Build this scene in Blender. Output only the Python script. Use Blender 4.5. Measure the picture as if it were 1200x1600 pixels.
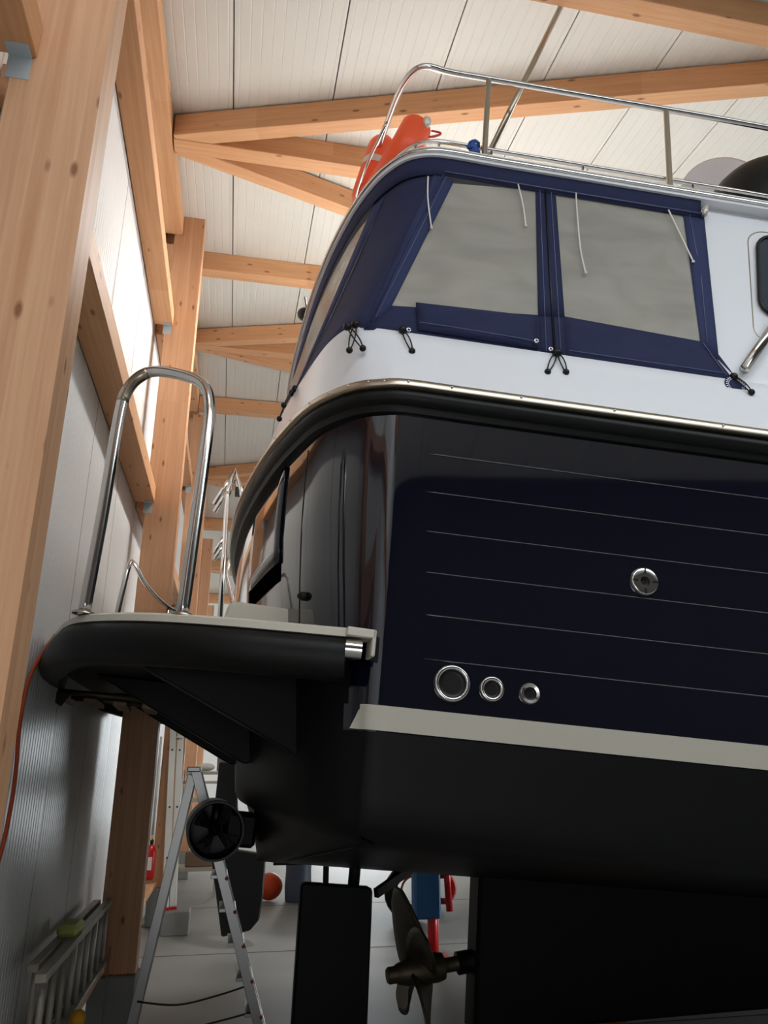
import bpy, bmesh, math, random
from mathutils import Vector, Matrix
random.seed(7)
SC = bpy.context.scene
for o in list(bpy.data.objects): bpy.data.objects.remove(o, do_unlink=True)
COL = SC.collection
R = math.radians

# ------------------------------------------------------------------ camera
EYE = Vector((0, 0, 1.75)); PITCH = R(18.9); YAW = R(11.25)
cd = bpy.data.cameras.new('camera'); cam = bpy.data.objects.new('camera', cd); COL.objects.link(cam)
cam.location = EYE; cam.rotation_euler = (math.pi/2 + PITCH, 0, -YAW)
cd.sensor_fit = 'VERTICAL'; cd.sensor_height = 24.0; cd.lens = 24.0*1180/1600
cd.clip_start = 0.02; cd.clip_end = 200
SC.camera = cam

# ------------------------------------------------------------------ world, lights, exposure
w = bpy.data.worlds.new('world'); SC.world = w; w.use_nodes = True
bg = w.node_tree.nodes['Background']
bg.inputs[0].default_value = (0.82, 0.90, 1.0, 1); bg.inputs[1].default_value = 0.14
def area(name, loc, aim, sx, sy, power, col):
    l = bpy.data.lights.new(name, 'AREA'); l.shape = 'RECTANGLE'; l.size = sx; l.size_y = sy
    l.energy = power; l.color = col
    o = bpy.data.objects.new(name, l); COL.objects.link(o); o.location = loc
    o.rotation_euler = (Vector(aim) - Vector(loc)).to_track_quat('-Z', 'Z').to_euler()
    return o
area('gate_daylight', (16.3, 7.5, 2.6), (-2, 7.5, 3.4), 23, 5.0, 5900, (0.93, 0.96, 1.0))
area('overhead_fill', (2.8, -0.8, 6.0), (2.7, -0.4, 0), 9.0, 1.8, 270, (0.86, 0.93, 1.0))  # added fill from overhead, out of view, no skylight known there
area('wall_fill_light', (1.25, 6.05, 6.36), (1.2, 6.05, 4.4), 0.25, 1.8, 180, (1.0, 0.98, 0.95))  # added to brighten the left wall, emitted below the added luminaire
area('far_gate_daylight', (3.6, 23.8, 2.4), (0.2, 6, 1.8), 3.6, 4.2, 330, (0.90, 0.96, 1.0))
area('low_fill_light', (-0.2, -4.05, 1.25), (-0.5, 5, 1.0), 1.1, 2.1, 40, (0.95, 0.97, 1.0))  # added low fill for the dark lower left wall, no door known
SC.view_settings.view_transform = 'Standard'; SC.view_settings.look = 'None'
SC.view_settings.gamma = 1.0; SC.view_settings.use_curve_mapping = False
SC.view_settings.exposure = 0.08

# ------------------------------------------------------------------ materials
def s2l(c):
    return tuple(((v/255)/12.92 if v/255 <= .04045 else ((v/255+.055)/1.055)**2.4) for v in c) + (1,)
def mat(name, col, rough=.5, metal=0, spec=.5, coat=0, trans=0, bump=0, bscale=40, var=0, vscale=8, ior=None, stretch=None, emit=None, alpha=1):
    m = bpy.data.materials.new(name); m.use_nodes = True
    nt = m.node_tree; b = nt.nodes['Principled BSDF']
    c = s2l(col)
    b.inputs['Base Color'].default_value = c
    b.inputs['Roughness'].default_value = rough; b.inputs['Metallic'].default_value = metal
    b.inputs['Specular IOR Level'].default_value = spec
    b.inputs['Coat Weight'].default_value = coat; b.inputs['Coat Roughness'].default_value = .04
    b.inputs['Transmission Weight'].default_value = trans
    b.inputs['Alpha'].default_value = alpha
    if ior: b.inputs['IOR'].default_value = ior
    if emit: b.inputs['Emission Color'].default_value = s2l(col); b.inputs['Emission Strength'].default_value = emit
    if bump or var:
        tc = nt.nodes.new('ShaderNodeTexCoord'); mp = nt.nodes.new('ShaderNodeMapping')
        nt.links.new(tc.outputs['Object'], mp.inputs['Vector'])
        if stretch: mp.inputs['Scale'].default_value = stretch
    if var:
        n = nt.nodes.new('ShaderNodeTexNoise'); n.inputs['Scale'].default_value = vscale; n.inputs['Detail'].default_value = 5
        nt.links.new(mp.outputs[0], n.inputs['Vector'])
        mx = nt.nodes.new('ShaderNodeMix'); mx.data_type = 'RGBA'
        mx.inputs['A'].default_value = tuple(x*(1-var) for x in c[:3]) + (1,)
        mx.inputs['B'].default_value = tuple(min(1, x*(1+var)) for x in c[:3]) + (1,)
        nt.links.new(n.outputs[0], mx.inputs['Factor']); nt.links.new(mx.outputs['Result'], b.inputs['Base Color'])
    if bump:
        n2 = nt.nodes.new('ShaderNodeTexNoise'); n2.inputs['Scale'].default_value = bscale; n2.inputs['Detail'].default_value = 4
        nt.links.new(mp.outputs[0], n2.inputs['Vector'])
        bp = nt.nodes.new('ShaderNodeBump'); bp.inputs['Strength'].default_value = bump; bp.inputs['Distance'].default_value = .01
        nt.links.new(n2.outputs[0], bp.inputs['Height']); nt.links.new(bp.outputs[0], b.inputs['Normal'])
    return m

def wood_mat(name, light, dark, knot, lam=.04):
    """glued spruce: grain along local X, laminations across local Y, knots"""
    m = bpy.data.materials.new(name); m.use_nodes = True
    nt = m.node_tree; N = nt.nodes; Lk = nt.links.new; b = N['Principled BSDF']
    tc = N.new('ShaderNodeTexCoord'); oi = N.new('ShaderNodeObjectInfo')
    ml = N.new('ShaderNodeMath'); ml.operation = 'MULTIPLY'; ml.inputs[1].default_value = 37.0
    Lk(oi.outputs['Random'], ml.inputs[0])
    ad = N.new('ShaderNodeVectorMath'); ad.operation = 'ADD'
    Lk(tc.outputs['Object'], ad.inputs[0]); Lk(ml.outputs[0], ad.inputs[1])
    mp = N.new('ShaderNodeMapping'); mp.inputs['Scale'].default_value = (1.1, 34, 34); Lk(ad.outputs[0], mp.inputs[0])
    n1 = N.new('ShaderNodeTexNoise'); n1.inputs['Scale'].default_value = 1.6; n1.inputs['Detail'].default_value = 6; n1.inputs['Distortion'].default_value = .6
    Lk(mp.outputs[0], n1.inputs['Vector'])
    mp2 = N.new('ShaderNodeMapping'); mp2.inputs['Scale'].default_value = (.35, 1/lam, 1/lam); Lk(ad.outputs[0], mp2.inputs[0])
    sn = N.new('ShaderNodeVectorMath'); sn.operation = 'FLOOR'; Lk(mp2.outputs[0], sn.inputs[0])
    wn = N.new('ShaderNodeTexWhiteNoise'); Lk(sn.outputs[0], wn.inputs['Vector'])
    mix1 = N.new('ShaderNodeMix'); mix1.data_type = 'RGBA'
    mix1.inputs['A'].default_value = s2l(dark); mix1.inputs['B'].default_value = s2l(light)
    ramp = N.new('ShaderNodeMapRange'); ramp.inputs['From Min'].default_value = .3; ramp.inputs['From Max'].default_value = .68
    Lk(n1.outputs[0], ramp.inputs['Value'])
    avg = N.new('ShaderNodeMath'); avg.operation = 'MULTIPLY_ADD'; avg.inputs[1].default_value = .55; 
    sc2 = N.new('ShaderNodeMath'); sc2.operation = 'MULTIPLY'; sc2.inputs[1].default_value = .45
    Lk(wn.outputs['Value'], sc2.inputs[0]); Lk(ramp.outputs[0], avg.inputs[0]); Lk(sc2.outputs[0], avg.inputs[2])
    Lk(avg.outputs[0], mix1.inputs['Factor'])
    mp3 = N.new('ShaderNodeMapping'); mp3.inputs['Scale'].default_value = (3.4, 9, 9); Lk(ad.outputs[0], mp3.inputs[0])
    vo = N.new('ShaderNodeTexVoronoi'); vo.inputs['Scale'].default_value = 1.25; Lk(mp3.outputs[0], vo.inputs['Vector'])
    kr = N.new('ShaderNodeMapRange'); kr.inputs['From Min'].default_value = .07; kr.inputs['From Max'].default_value = .16
    kr.inputs['To Min'].default_value = .85; kr.inputs['To Max'].default_value = 0
    Lk(vo.outputs['Distance'], kr.inputs['Value'])
    mix2 = N.new('ShaderNodeMix'); mix2.data_type = 'RGBA'; mix2.inputs['B'].default_value = s2l(knot)
    Lk(kr.outputs[0], mix2.inputs['Factor']); Lk(mix1.outputs['Result'], mix2.inputs['A'])
    Lk(mix2.outputs['Result'], b.inputs['Base Color'])
    b.inputs['Roughness'].default_value = .55; b.inputs['Specular IOR Level'].default_value = .3
    return m

M = {}
M['wood'] = wood_mat('spruce glulam', (214, 167, 130), (190, 138, 100), (122, 74, 46))
M['wood2'] = wood_mat('spruce beam', (218, 168, 124), (196, 142, 98), (128, 78, 48), lam=.5)
M['ceil'] = mat('ceiling sheet cream white', (216, 214, 204), .5, var=.02, vscale=3)
M['wallp'] = mat('wall sheet white', (232, 232, 230), .3, var=.02, vscale=2)
M['dark'] = mat('dark gap', (40, 38, 36), .8)
M['conc'] = mat('concrete floor', (150, 150, 146), .55, var=.14, vscale=1.6, bump=.15, bscale=30)
M['concp'] = mat('concrete plinth', (140, 140, 136), .8, var=.15, vscale=6, bump=.3, bscale=40)
M['navy'] = mat('navy hull lacquer', (6, 8, 23), .05, spec=.5, coat=.75)
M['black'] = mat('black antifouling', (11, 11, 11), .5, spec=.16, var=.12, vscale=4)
M['rub'] = mat('black rubber', (15, 16, 15), .45, spec=.22)
M['gel'] = mat('white gelcoat', (222, 224, 228), .22, spec=.4)
M['cream'] = mat('cream deck moulding', (196, 190, 176), .45)
M['stripe'] = mat('off white waterline stripe', (172, 167, 154), .4, var=.03, vscale=3)
M['steel'] = mat('polished stainless steel', (205, 203, 200), .13, metal=1)
M['steel2'] = mat('brushed stainless steel', (172, 162, 146), .28, metal=1)
M['canvas'] = mat('navy canvas', (38, 43, 72), .8, spec=.2, bump=.25, bscale=26, var=.14, vscale=5)
M['canvas2'] = mat('navy canvas binding', (48, 55, 88), .8, spec=.2, bump=.2, bscale=60)
M['stitch'] = mat('pale stitching', (104, 110, 140), .8)
M['cord'] = mat('white cord', (220, 216, 208), .8, bump=.4, bscale=200)
M['blk'] = mat('black plastic', (14, 14, 14), .4, spec=.3)
M['orange'] = mat('orange buoy foam', (236, 84, 36), .42)
M['silver'] = mat('silver reflective tape', (206, 200, 192), .35, metal=.4)
M['blue'] = mat('blue rope', (52, 82, 150), .8, bump=.5, bscale=150)
M['yellow'] = mat('yellow foam', (222, 186, 116), .7)
M['glass'] = mat('tinted cabin glass', (30, 44, 56), .05, spec=.6)
M['alu'] = mat('aluminium', (150, 150, 148), .34, metal=.9)
M['alud'] = mat('weathered aluminium', (186, 180, 168), .5, metal=.4, var=.15, vscale=9)
M['wht'] = mat('white painted metal', (216, 216, 210), .35)
M['red'] = mat('red paint', (196, 26, 30), .3)
M['redd'] = mat('red oxide paint', (180, 60, 50), .5)
M['bronze'] = mat('bronze propeller', (78, 70, 54), .48, metal=.7, var=.2, vscale=12)
M['bluep'] = mat('blue pad', (30, 84, 128), .6, bump=.3, bscale=12)
M['bin'] = mat('grey blue barrel', (86, 98, 116), .5)
M['hiviz'] = mat('yellow green tape', (206, 214, 120), .6)
M['oran2'] = mat('orange yellow ball', (240, 176, 40), .6)
M['cable'] = mat('orange cable', (196, 84, 40), .5)
M['galv'] = mat('galvanised steel', (178, 188, 192), .5, metal=.3)
M['brass'] = mat('brown wooden tread', (120, 96, 74), .6)
M['cloth'] = mat('white cloth', (220, 216, 208), .9, bump=.6, bscale=14)
M['crate'] = mat('grey plastic crate', (110, 110, 110), .5)
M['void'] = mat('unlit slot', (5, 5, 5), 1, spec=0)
M['hull2'] = mat('dark neighbour hull', (24, 28, 36), .3)

def vinyl():
    m = bpy.data.materials.new('smoky clear vinyl'); m.use_nodes = True
    nt = m.node_tree; N = nt.nodes; b = N['Principled BSDF']
    tc = N.new('ShaderNodeTexCoord'); mp = N.new('ShaderNodeMapping'); mp.inputs['Scale'].default_value = (1, 1, 2.2); mp.inputs['Rotation'].default_value = (0, .6, 0)
    nt.links.new(tc.outputs['Object'], mp.inputs[0])
    n = N.new('ShaderNodeTexNoise'); n.inputs['Scale'].default_value = 2.2; n.inputs['Detail'].default_value = 2; n.inputs['Distortion'].default_value = .8
    nt.links.new(mp.outputs[0], n.inputs['Vector'])
    mr = N.new('ShaderNodeMapRange'); mr.inputs['To Min'].default_value = .60; mr.inputs['To Max'].default_value = .80
    mr.inputs['From Min'].default_value = .3; mr.inputs['From Max'].default_value = .7
    nt.links.new(n.outputs[0], mr.inputs['Value']); nt.links.new(mr.outputs[0], b.inputs['Alpha'])
    b.inputs['Base Color'].default_value = s2l((170, 167, 157)); b.inputs['Roughness'].default_value = .22
    b.inputs['Specular IOR Level'].default_value = .5
    bp = N.new('ShaderNodeBump'); bp.inputs['Strength'].default_value = .25; bp.inputs['Distance'].default_value = .03
    nt.links.new(n.outputs[0], bp.inputs['Height']); nt.links.new(bp.outputs[0], b.inputs['Normal'])
    return m
M['vinyl'] = vinyl()

# ------------------------------------------------------------------ mesh helpers
def mesh(name, verts, faces, smooth=False):
    me = bpy.data.meshes.new(name); me.from_pydata([tuple(v) for v in verts], [], faces); me.update()
    if smooth:
        for p in me.polygons: p.use_smooth = True
    return me
def obj(name, me, m=None, parent=None, mw=None):
    o = bpy.data.objects.new(name, me); COL.objects.link(o)
    if m is not None and me is not None:
        for mm in (m if isinstance(m, (list, tuple)) else [m]):
            if len(me.materials) < (len(m) if isinstance(m, (list, tuple)) else 1): me.materials.append(mm)
    if parent is not None: o.parent = parent
    if mw is not None: o.matrix_basis = mw
    return o
def tag(o, label=None, cat=None, group=None, kind=None):
    if label: o['label'] = label
    if cat: o['category'] = cat
    if group: o['group'] = group
    if kind: o['kind'] = kind
    return o
def empty(name, loc=(0, 0, 0), mw=None, parent=None):
    o = bpy.data.objects.new(name, None); COL.objects.link(o); o.empty_display_size = .1
    if mw is not None: o.matrix_basis = mw
    else: o.location = loc
    if parent: o.parent = parent
    return o
class MB:
    def __init__(s): s.v = []; s.f = []
    def add(s, v, f):
        k = len(s.v); s.v += [Vector(x) for x in v]; s.f += [tuple(i+k for i in q) for q in f]; return s
    def box(s, a, b):
        x0, y0, z0 = a; x1, y1, z1 = b
        return s.add([(x0,y0,z0),(x1,y0,z0),(x1,y1,z0),(x0,y1,z0),(x0,y0,z1),(x1,y0,z1),(x1,y1,z1),(x0,y1,z1)],
              [(0,3,2,1),(4,5,6,7),(0,1,5,4),(1,2,6,5),(2,3,7,6),(3,0,4,7)])
    def bar(s, p0, p1, wd, ht, up=(0, 0, 1)):
        p0 = Vector(p0); p1 = Vector(p1); d = (p1-p0).normalized(); u = Vector(up)
        sx = d.cross(u).normalized(); u = sx.cross(d).normalized()
        v = []
        for p in (p0, p1):
            for a, b in ((-1,-1),(1,-1),(1,1),(-1,1)): v.append(p + sx*a*wd/2 + u*b*ht/2)
        return s.add(v, [(0,3,2,1),(4,5,6,7),(0,1,5,4),(1,2,6,5),(2,3,7,6),(3,0,4,7)])
    def tube(s, pts, r, n=10, closed=False, caps=True):
        pts = [Vector(p) for p in pts]; m = len(pts); rs = r if isinstance(r, (list, tuple)) else [r]*m
        tang = []
        for i in range(m):
            a = pts[i-1] if (i > 0 or closed) else pts[i]; b = pts[(i+1) % m] if (i < m-1 or closed) else pts[i]
            tang.append((b-a).normalized())
        ref = Vector((0,0,1)) if abs(tang[0].z) < .9 else Vector((1,0,0))
        nrm = (ref - tang[0]*ref.dot(tang[0])).normalized(); v = []
        for i in range(m):
            nrm = nrm - tang[i]*nrm.dot(tang[i])
            nrm.normalize(); bn = tang[i].cross(nrm)
            for k in range(n):
                a = 2*math.pi*k/n; v.append(pts[i] + (nrm*math.cos(a) + bn*math.sin(a))*rs[i])
        f = []
        for i in range(m if closed else m-1):
            j = (i+1) % m
            for k in range(n): f.append((i*n+k, i*n+(k+1) % n, j*n+(k+1) % n, j*n+k))
        if caps and not closed: f += [tuple(reversed(range(n))), tuple(range((m-1)*n, m*n))]
        return s.add(v, f)
    def lathe(s, prof, n=24, mw=None):
        """prof: (r, h) along local z"""
        v = []; f = []
        for r, h in prof:
            for k in range(n):
                a = 2*math.pi*k/n; p = Vector((r*math.cos(a), r*math.sin(a), h)); v.append(mw @ p if mw else p)
        for i in range(len(prof)-1):
            for k in range(n): f.append((i*n+k, i*n+(k+1) % n, (i+1)*n+(k+1) % n, (i+1)*n+k))
        return s.add(v, f)
    def sphere(s, c, r, n=20, m=12, sc=(1, 1, 1)):
        c = Vector(c); prof = [(max(1e-4, r*math.sin(math.pi*i/m)), -r*math.cos(math.pi*i/m)) for i in range(m+1)]
        return s.lathe(prof, n, Matrix.Translation(c) @ Matrix.Diagonal((*sc, 1)))
    def prism(s, poly, d0, d1, fr):
        """poly: list of (a,b); fr(a,b,d) -> xyz"""
        n = len(poly); v = [fr(a, b, d0) for a, b in poly] + [fr(a, b, d1) for a, b in poly]
        return s.add(v, [tuple(range(n)), tuple(reversed(range(n, 2*n)))] + [(i, i+n, (i+1) % n+n, (i+1) % n) for i in range(n)])
    def sheet(s, rows, th=0):
        """rows: list of equal length point lists"""
        m = len(rows); n = len(rows[0]); v = [p for r_ in rows for p in r_]
        return s.add(v, [(i*n+j, i*n+j+1, (i+1)*n+j+1, (i+1)*n+j) for i in range(m-1) for j in range(n-1)])
    def me(s, name='m', smooth=False, bevel=0, angle=None):
        me = mesh(name, s.v, s.f)
        bm = bmesh.new(); bm.from_mesh(me)
        bmesh.ops.recalc_face_normals(bm, faces=bm.faces)
        if bevel: bmesh.ops.bevel(bm, geom=list(bm.edges), offset=bevel, segments=1, affect='EDGES', clamp_overlap=True)
        bm.to_mesh(me); bm.free()
        if smooth:
            for p in me.polygons: p.use_smooth = True
            if angle:
                bm = bmesh.new(); bm.from_mesh(me)
                for e in bm.edges:
                    if len(e.link_faces) == 2 and e.calc_face_angle(0) > R(angle): e.smooth = False
                bm.to_mesh(me); bm.free()
        return me
def part(name, mb, m, parent, smooth=False, bevel=0, angle=None, label=None):
    o = obj(name, mb.me(name, smooth, bevel, angle), m, parent)
    if label: o['label'] = label
    return o
def cat(pts, k=6, closed=False):
    """catmull-rom resample"""
    P = [Vector(p) for p in pts]; n = len(P); out = []
    for i in range(n if closed else n-1):
        if closed: a, b, c, d = P[i-1], P[i], P[(i+1) % n], P[(i+2) % n]
        else: a, b, c, d = P[max(i-1, 0)], P[i], P[i+1], P[min(i+2, n-1)]
        for t in range(k):
            t /= k
            out.append(.5*((2*b) + (c-a)*t + (2*a-5*b+4*c-d)*t*t + (3*b-a-3*c+d)*t**3))
    if not closed: out.append(P[-1])
    return out
def frame_x(p0, p1, up=(0, 0, 1)):
    p0 = Vector(p0); p1 = Vector(p1); d = (p1-p0).normalized(); u = Vector(up)
    y = u.cross(d).normalized(); zz = d.cross(y)
    m = Matrix((d, y, zz)).transposed().to_4x4(); m.translation = p0
    return m, (p1-p0).length
def beam(name, p0, p1, wd, ht, m, label=None, catg='beam', group=None, up=(0, 0, 1), parent=None):
    """timber with its grain along its own length; p0-p1 is the centre line"""
    mw, L = frame_x(p0, p1, up)
    o = obj(name, MB().box((0, -wd/2, -ht/2), (L, wd/2, ht/2)).me(name, bevel=.004), m, parent, mw)
    if label: tag(o, label, catg, group)
    return o

# ================================================================== THE HALL
XI = -0.52; XW = -0.89                        # inner face of the columns, face of the gable wall
RIDGE = 9.3
def zc(y): return 6.17 + .097*y if y < RIDGE else 6.17 + .097*RIDGE - .12*(y-RIDGE)
Y0, Y1, X1 = -4.2, 24.0, 16.5

fl = obj('floor', MB().box((XW-.3, Y0, -.2), (X1+1.5, Y1, 0)).me('floor'), M['conc']); tag(fl, kind='structure')
for i, yy in enumerate((5.95, 8.8, 11.6)):
    part('floor_joint', MB().box((XW, yy, .0005), (X1, yy+.012, .002)), M['dark'], fl)
# ceiling: dark backing sheets with ribbed panels hung under them
cl = obj('ceiling', MB().sheet([[(XW-.2, y, zc(y)+.06), (X1, y, zc(y)+.06)] for y in (Y0, RIDGE, Y1)]).me('ceiling'), M['dark']); tag(cl, kind='structure')
def ribbed(width, gap, rib=.0745, dep=.0022, wd=.012):
    xs = [(0, 0)]; x = rib/2
    while x < width-gap-.02:
        xs += [(x-wd/2, 0), (x, dep), (x+wd/2, 0)]; x += rib
    xs.append((width-gap, 0)); return xs
PW = .746
prof = ribbed(PW, .009)
def slope_panel(ya, yb):
    rows = [[(x, y, zc(y) + d) for x, d in prof] for y in (ya, yb)]
    mb = MB().sheet(rows); n = len(prof)
    mb.add([rows[0][0], rows[1][0], (0, yb, zc(yb)+.05), (0, ya, zc(ya)+.05)], [(0, 1, 2, 3)])
    mb.add([rows[0][-1], rows[1][-1], (prof[-1][0], yb, zc(yb)+.05), (prof[-1][0], ya, zc(ya)+.05)], [(0, 1, 2, 3)])
    return mb.me('ceiling_panel')
near_me = slope_panel(Y0, RIDGE-.001); far_me = slope_panel(RIDGE+.001, Y1)
near_me.materials.append(M['ceil']); far_me.materials.append(M['ceil'])
for k in range(-1, 22):
    for me, off in ((near_me, -.258), (far_me, -.335)):
        o = obj('ceiling_panel', me, None, cl); o.location = (off + k*PW, 0, 0)
# gable wall with upright panels
wl = obj('wall_left', MB().box((XW-.25, Y0, 0), (XW-.04, Y1, 7.3)).me('wall_left'), M['dark']); tag(wl, kind='structure')
wprof = ribbed(1.0, .008, rib=.05, dep=.003, wd=.012)
mb = MB().sheet([[(-d, y, zz) for y, d in wprof] for zz in (.0, 7.1)])
mb.add([(0, wprof[-1][0], 0), (0, wprof[-1][0], 7.1), (-.04, wprof[-1][0], 7.1), (-.04, wprof[-1][0], 0)], [(0, 1, 2, 3)])
wme = mb.me('wall_panel'); wme.materials.append(M['wallp'])
for k in range(-5, 24):
    o = obj('wall_panel', wme, None, wl); o.location = (XW, k+.36, 0)
wf = obj('wall_far', MB().box((XW-.25, Y1, 0), (X1+1.5, Y1+.2, 7)).me('wall_far'), M['wallp']); tag(wf, kind='structure')

wb = obj('wall_back', MB().box((XW-.25, Y0-.2, 0), (X1+1.5, Y0, 6)).me('wall_back'), mat('dark timber cladding', (44, 40, 38), .7, var=.2, vscale=5)); tag(wb, kind='structure')  # unseen wall, kept close and dark to deepen the hull's reflection

# columns on plinths
CY = [2.04, 6.27, 10.45, 14.68, 18.9]
CN = ['massive glued timber column filling the left edge, nearest of the row',
      'tall timber column behind the stainless hoop rail, second of the row',
      'timber column behind the white upright ladder, third of the row',
      'slender looking timber column far down the wall, fourth of the row',
      'farthest timber column at the end of the row along the wall']
CT = [zc(2.0)-.02, 6.78, 6.70, 6.06, 5.6]
for i, y in enumerate(CY):
    c = beam('timber_column', (XI-.135, y, .42), (XI-.135, y, CT[i]), .27, .165, M['wood'], CN[i], 'column', 'timber columns along the white wall', up=(0, 1, 0))
    pl = obj('concrete_plinth', MB().box((XI-.30, y-.13, 0), (XI+.015, y+.13, .42)).me('p', bevel=.012), M['concp'])
    tag(pl, ['grey concrete plinth under the nearest timber column', 'grey concrete plinth under the column beside the step ladder',
             'grey concrete plinth under the column with the fire extinguisher', 'grey concrete plinth under the fourth timber column',
             'grey concrete plinth under the farthest timber column'][i], 'plinth', 'concrete plinths')
# girts (flat planks between the columns), sloping rafters along the wall
BN = ['before the nearest column', 'between the nearest and second column', 'between the second and third column', 'between the third and fourth column', 'between the fourth and farthest column']
edges = [(-4.1, CY[0])] + [(CY[i], CY[i+1]) for i in range(4)]
GX = XW + .088
for i, (a, b) in enumerate(edges):
    ya = a + (.084 if i else 0); yb = b - .084
    for zb, nm in ((3.86, 'lower'), (5.56, 'upper')):
        if zb > 5 and i > 3: continue
        if zb > 5 and i == 0: ya = -2.5
        g = beam('timber_girt', (GX, ya, zb+.07), (GX, yb, zb+.07), .165, .14, M['wood2'], '%s horizontal timber girt on the wall %s' % (nm, BN[i]), 'beam', 'wall girts')
        part('angle_bracket', MB().box((yb-ya-.0, -.07, -.16), (yb-ya+.004, .0, -.07)).box((yb-ya-.05, -.07, -.074), (yb-ya+.004, 0, -.0705)), M['galv'], g)
    g = beam('ledger_board', (GX, ya, .47), (GX, yb, .47), .15, .06, M['wood2'], 'low timber ledger along the wall %s' % BN[i], 'beam', 'low wall ledgers')
    if i < 4:
        h = .19
        if a < RIDGE < b:
            beam('sloping_rafter', (GX, ya, zc(ya)-h/2-.02), (GX, RIDGE-.012, zc(RIDGE)-h/2-.021), .165, h, M['wood2'], 'sloping timber rafter rising behind the second column head to the ridge', 'beam', 'wall rafters')
            beam('sloping_rafter', (GX, RIDGE+.012, zc(RIDGE)-h/2-.021), (GX, yb, zc(yb)-h/2-.02), .165, h, M['wood2'], 'short sloping rafter falling from the ridge to the third column', 'beam', 'wall rafters')
        else:
            beam('sloping_rafter', (GX, ya, zc(ya)-h/2-.02), (GX, yb, zc(yb)-h/2-.02), .165, h, M['wood2'], 'sloping timber rafter under the ceiling edge ' + BN[i], 'beam', 'wall rafters')
# roof purlins (level, running away from the wall) and the raking braces between them
PY = [3.01, 4.88, 6.74, 8.55, 10.23, 12.45, 14.45, 16.7, 18.9]
PL = ['roof purlin crossing the top right corner', 'middle roof beam of the nearest three beam fan, behind the orange lifebuoy',
      'single roof purlin right of the second column head', 'middle roof beam of the second three beam fan', 'single roof purlin seen through the hoop rail top',
      'middle roof beam of the third fan, behind the chrome rails', 'single short looking roof purlin above the swim platform', 'middle roof beam of the farthest fan', 'farthest roof purlin in view']
PH, PWD = .21, .14
for i, y in enumerate(PY):
    yc_ = y + PWD/2; zt = zc(y+PWD if y < RIDGE else y)
    zt = min(zc(y), zc(y+PWD)) - .002
    beam('roof_purlin', (XW+.18, yc_, zt-PH/2), (X1-.3, yc_, zt-PH/2), PWD, PH, M['wood2'], PL[i], 'beam', 'roof purlins')
DL = ['toward the viewer', 'away from the viewer']
FN = ['nearest', 'second', 'third', 'farthest']
for k, i in enumerate((1, 3, 5, 7)):
    y = PY[i]
    for s in (-1, 1):
        j = i + s; ya = y + (.02 if s < 0 else PWD-.02) ; yb = PY[j] + (PWD if s < 0 else 0)
        x0 = XW + .2; x1 = x0 + abs(yb-ya)/.346
        if k == 0 and s < 0: pass
        def node(x, yy): return (x, yy, zc(yy)-PH/2-.006)
        p0, p1 = node(x0, ya), node(x1, yb)
        if (ya-RIDGE)*(yb-RIDGE) < 0:
            t = (RIDGE-ya)/(yb-ya); p2 = p1; p1 = node(x0+(x1-x0)*t, RIDGE)
            beam('roof_brace', node(x0+(x1-x0)*t+.03, RIDGE+.02), p2, .13, PH-.02, M['wood2'], 'raking roof brace continuing %s beyond the ridge line' % ('down from the second fan' if s > 0 else 'up to the third fan'), 'beam', 'raking roof braces', up=(0, .12 if s > 0 else -.097, 1))
        nrm = (0, -.097, 1) if ya < RIDGE else (0, .12, 1)
        beam('roof_brace', p0, p1, .13, PH-.02, M['wood2'], 'raking roof brace of the %s fan slanting %s' % (FN[k], DL[s > 0]), 'beam', 'raking roof braces', up=nrm)

# added ceiling luminaire, unseen over the yacht (its light is set at the top of the script)
lu = empty('added_luminaire', (1.25, 6.05, 6.40)); tag(lu, 'added white ceiling tube luminaire, unseen above the canopy roof', 'lamp')
part('housing', MB().box((-.16, -.95, .0), (.16, .95, .07)), M['wht'], lu, bevel=.01)
for x in (-.06, .06): part('tube', MB().tube([(x, -.88, -.018), (x, .88, -.018)], .014, 10), mat('added lamp tube', (255, 250, 240), .4, emit=3), lu, smooth=True)
for y in (-.7, .7): part('hanger', MB().tube([(0, y, .07), (0, y, zc(6.05+y)-6.40)], .006, 6), M['galv'], lu, smooth=True)

# ================================================================== THE YACHT
AZ = R(87.0); TILT = R(5.3); TAP = R(7.5)
bxv = Vector((math.sin(AZ)*math.cos(TILT), math.cos(AZ)*math.cos(TILT), -math.sin(TILT)))
byv = Vector((0, 0, 1)).cross(bxv).normalized(); bzv = bxv.cross(byv)
BM = Matrix((bxv, byv, bzv)).transposed().to_4x4(); BM.translation = Vector((.408, 2.678, 1.926))
yacht = empty('motor_yacht', mw=BM)
tag(yacht, 'dark navy motor yacht with white bulwark, blue canvas canopy and black swim platform', 'boat')
YC = 2.15; CT_, ST_ = math.cos(TAP), math.sin(TAP)
S0 = [(-.487, 0), (-.484, .25), (-.476, .45), (-.455, .72), (-.427, .97), (-.387, 1.26), (-.338, 1.52), (-.26, 1.81), (-.175, 1.97), (-.086, 2.075), (0, 2.127), (.1, 2.163)]
SIDE = [(.35, 2.196), (.8, 2.255), (1.4, 2.334), (2.0, 2.413), (2.7, 2.49), (3.6, 2.55), (4.8, 2.56), (6.2, 2.44), (7.6, 2.10), (8.8, 1.55), (9.8, .75), (10.25, .02)]
def half_to_loop(h):
    """half outline (x, dy) from the stern centre forward -> near bow .. stern .. far bow"""
    near = [(x, YC-d) for x, d in reversed(h)]; far = [(x, YC+d) for x, d in h[1:]]
    return near + far
def dens(h, k=4):
    return [(p.x, p.y) for p in cat([(x, d, 0) for x, d in h], k)]
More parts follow.
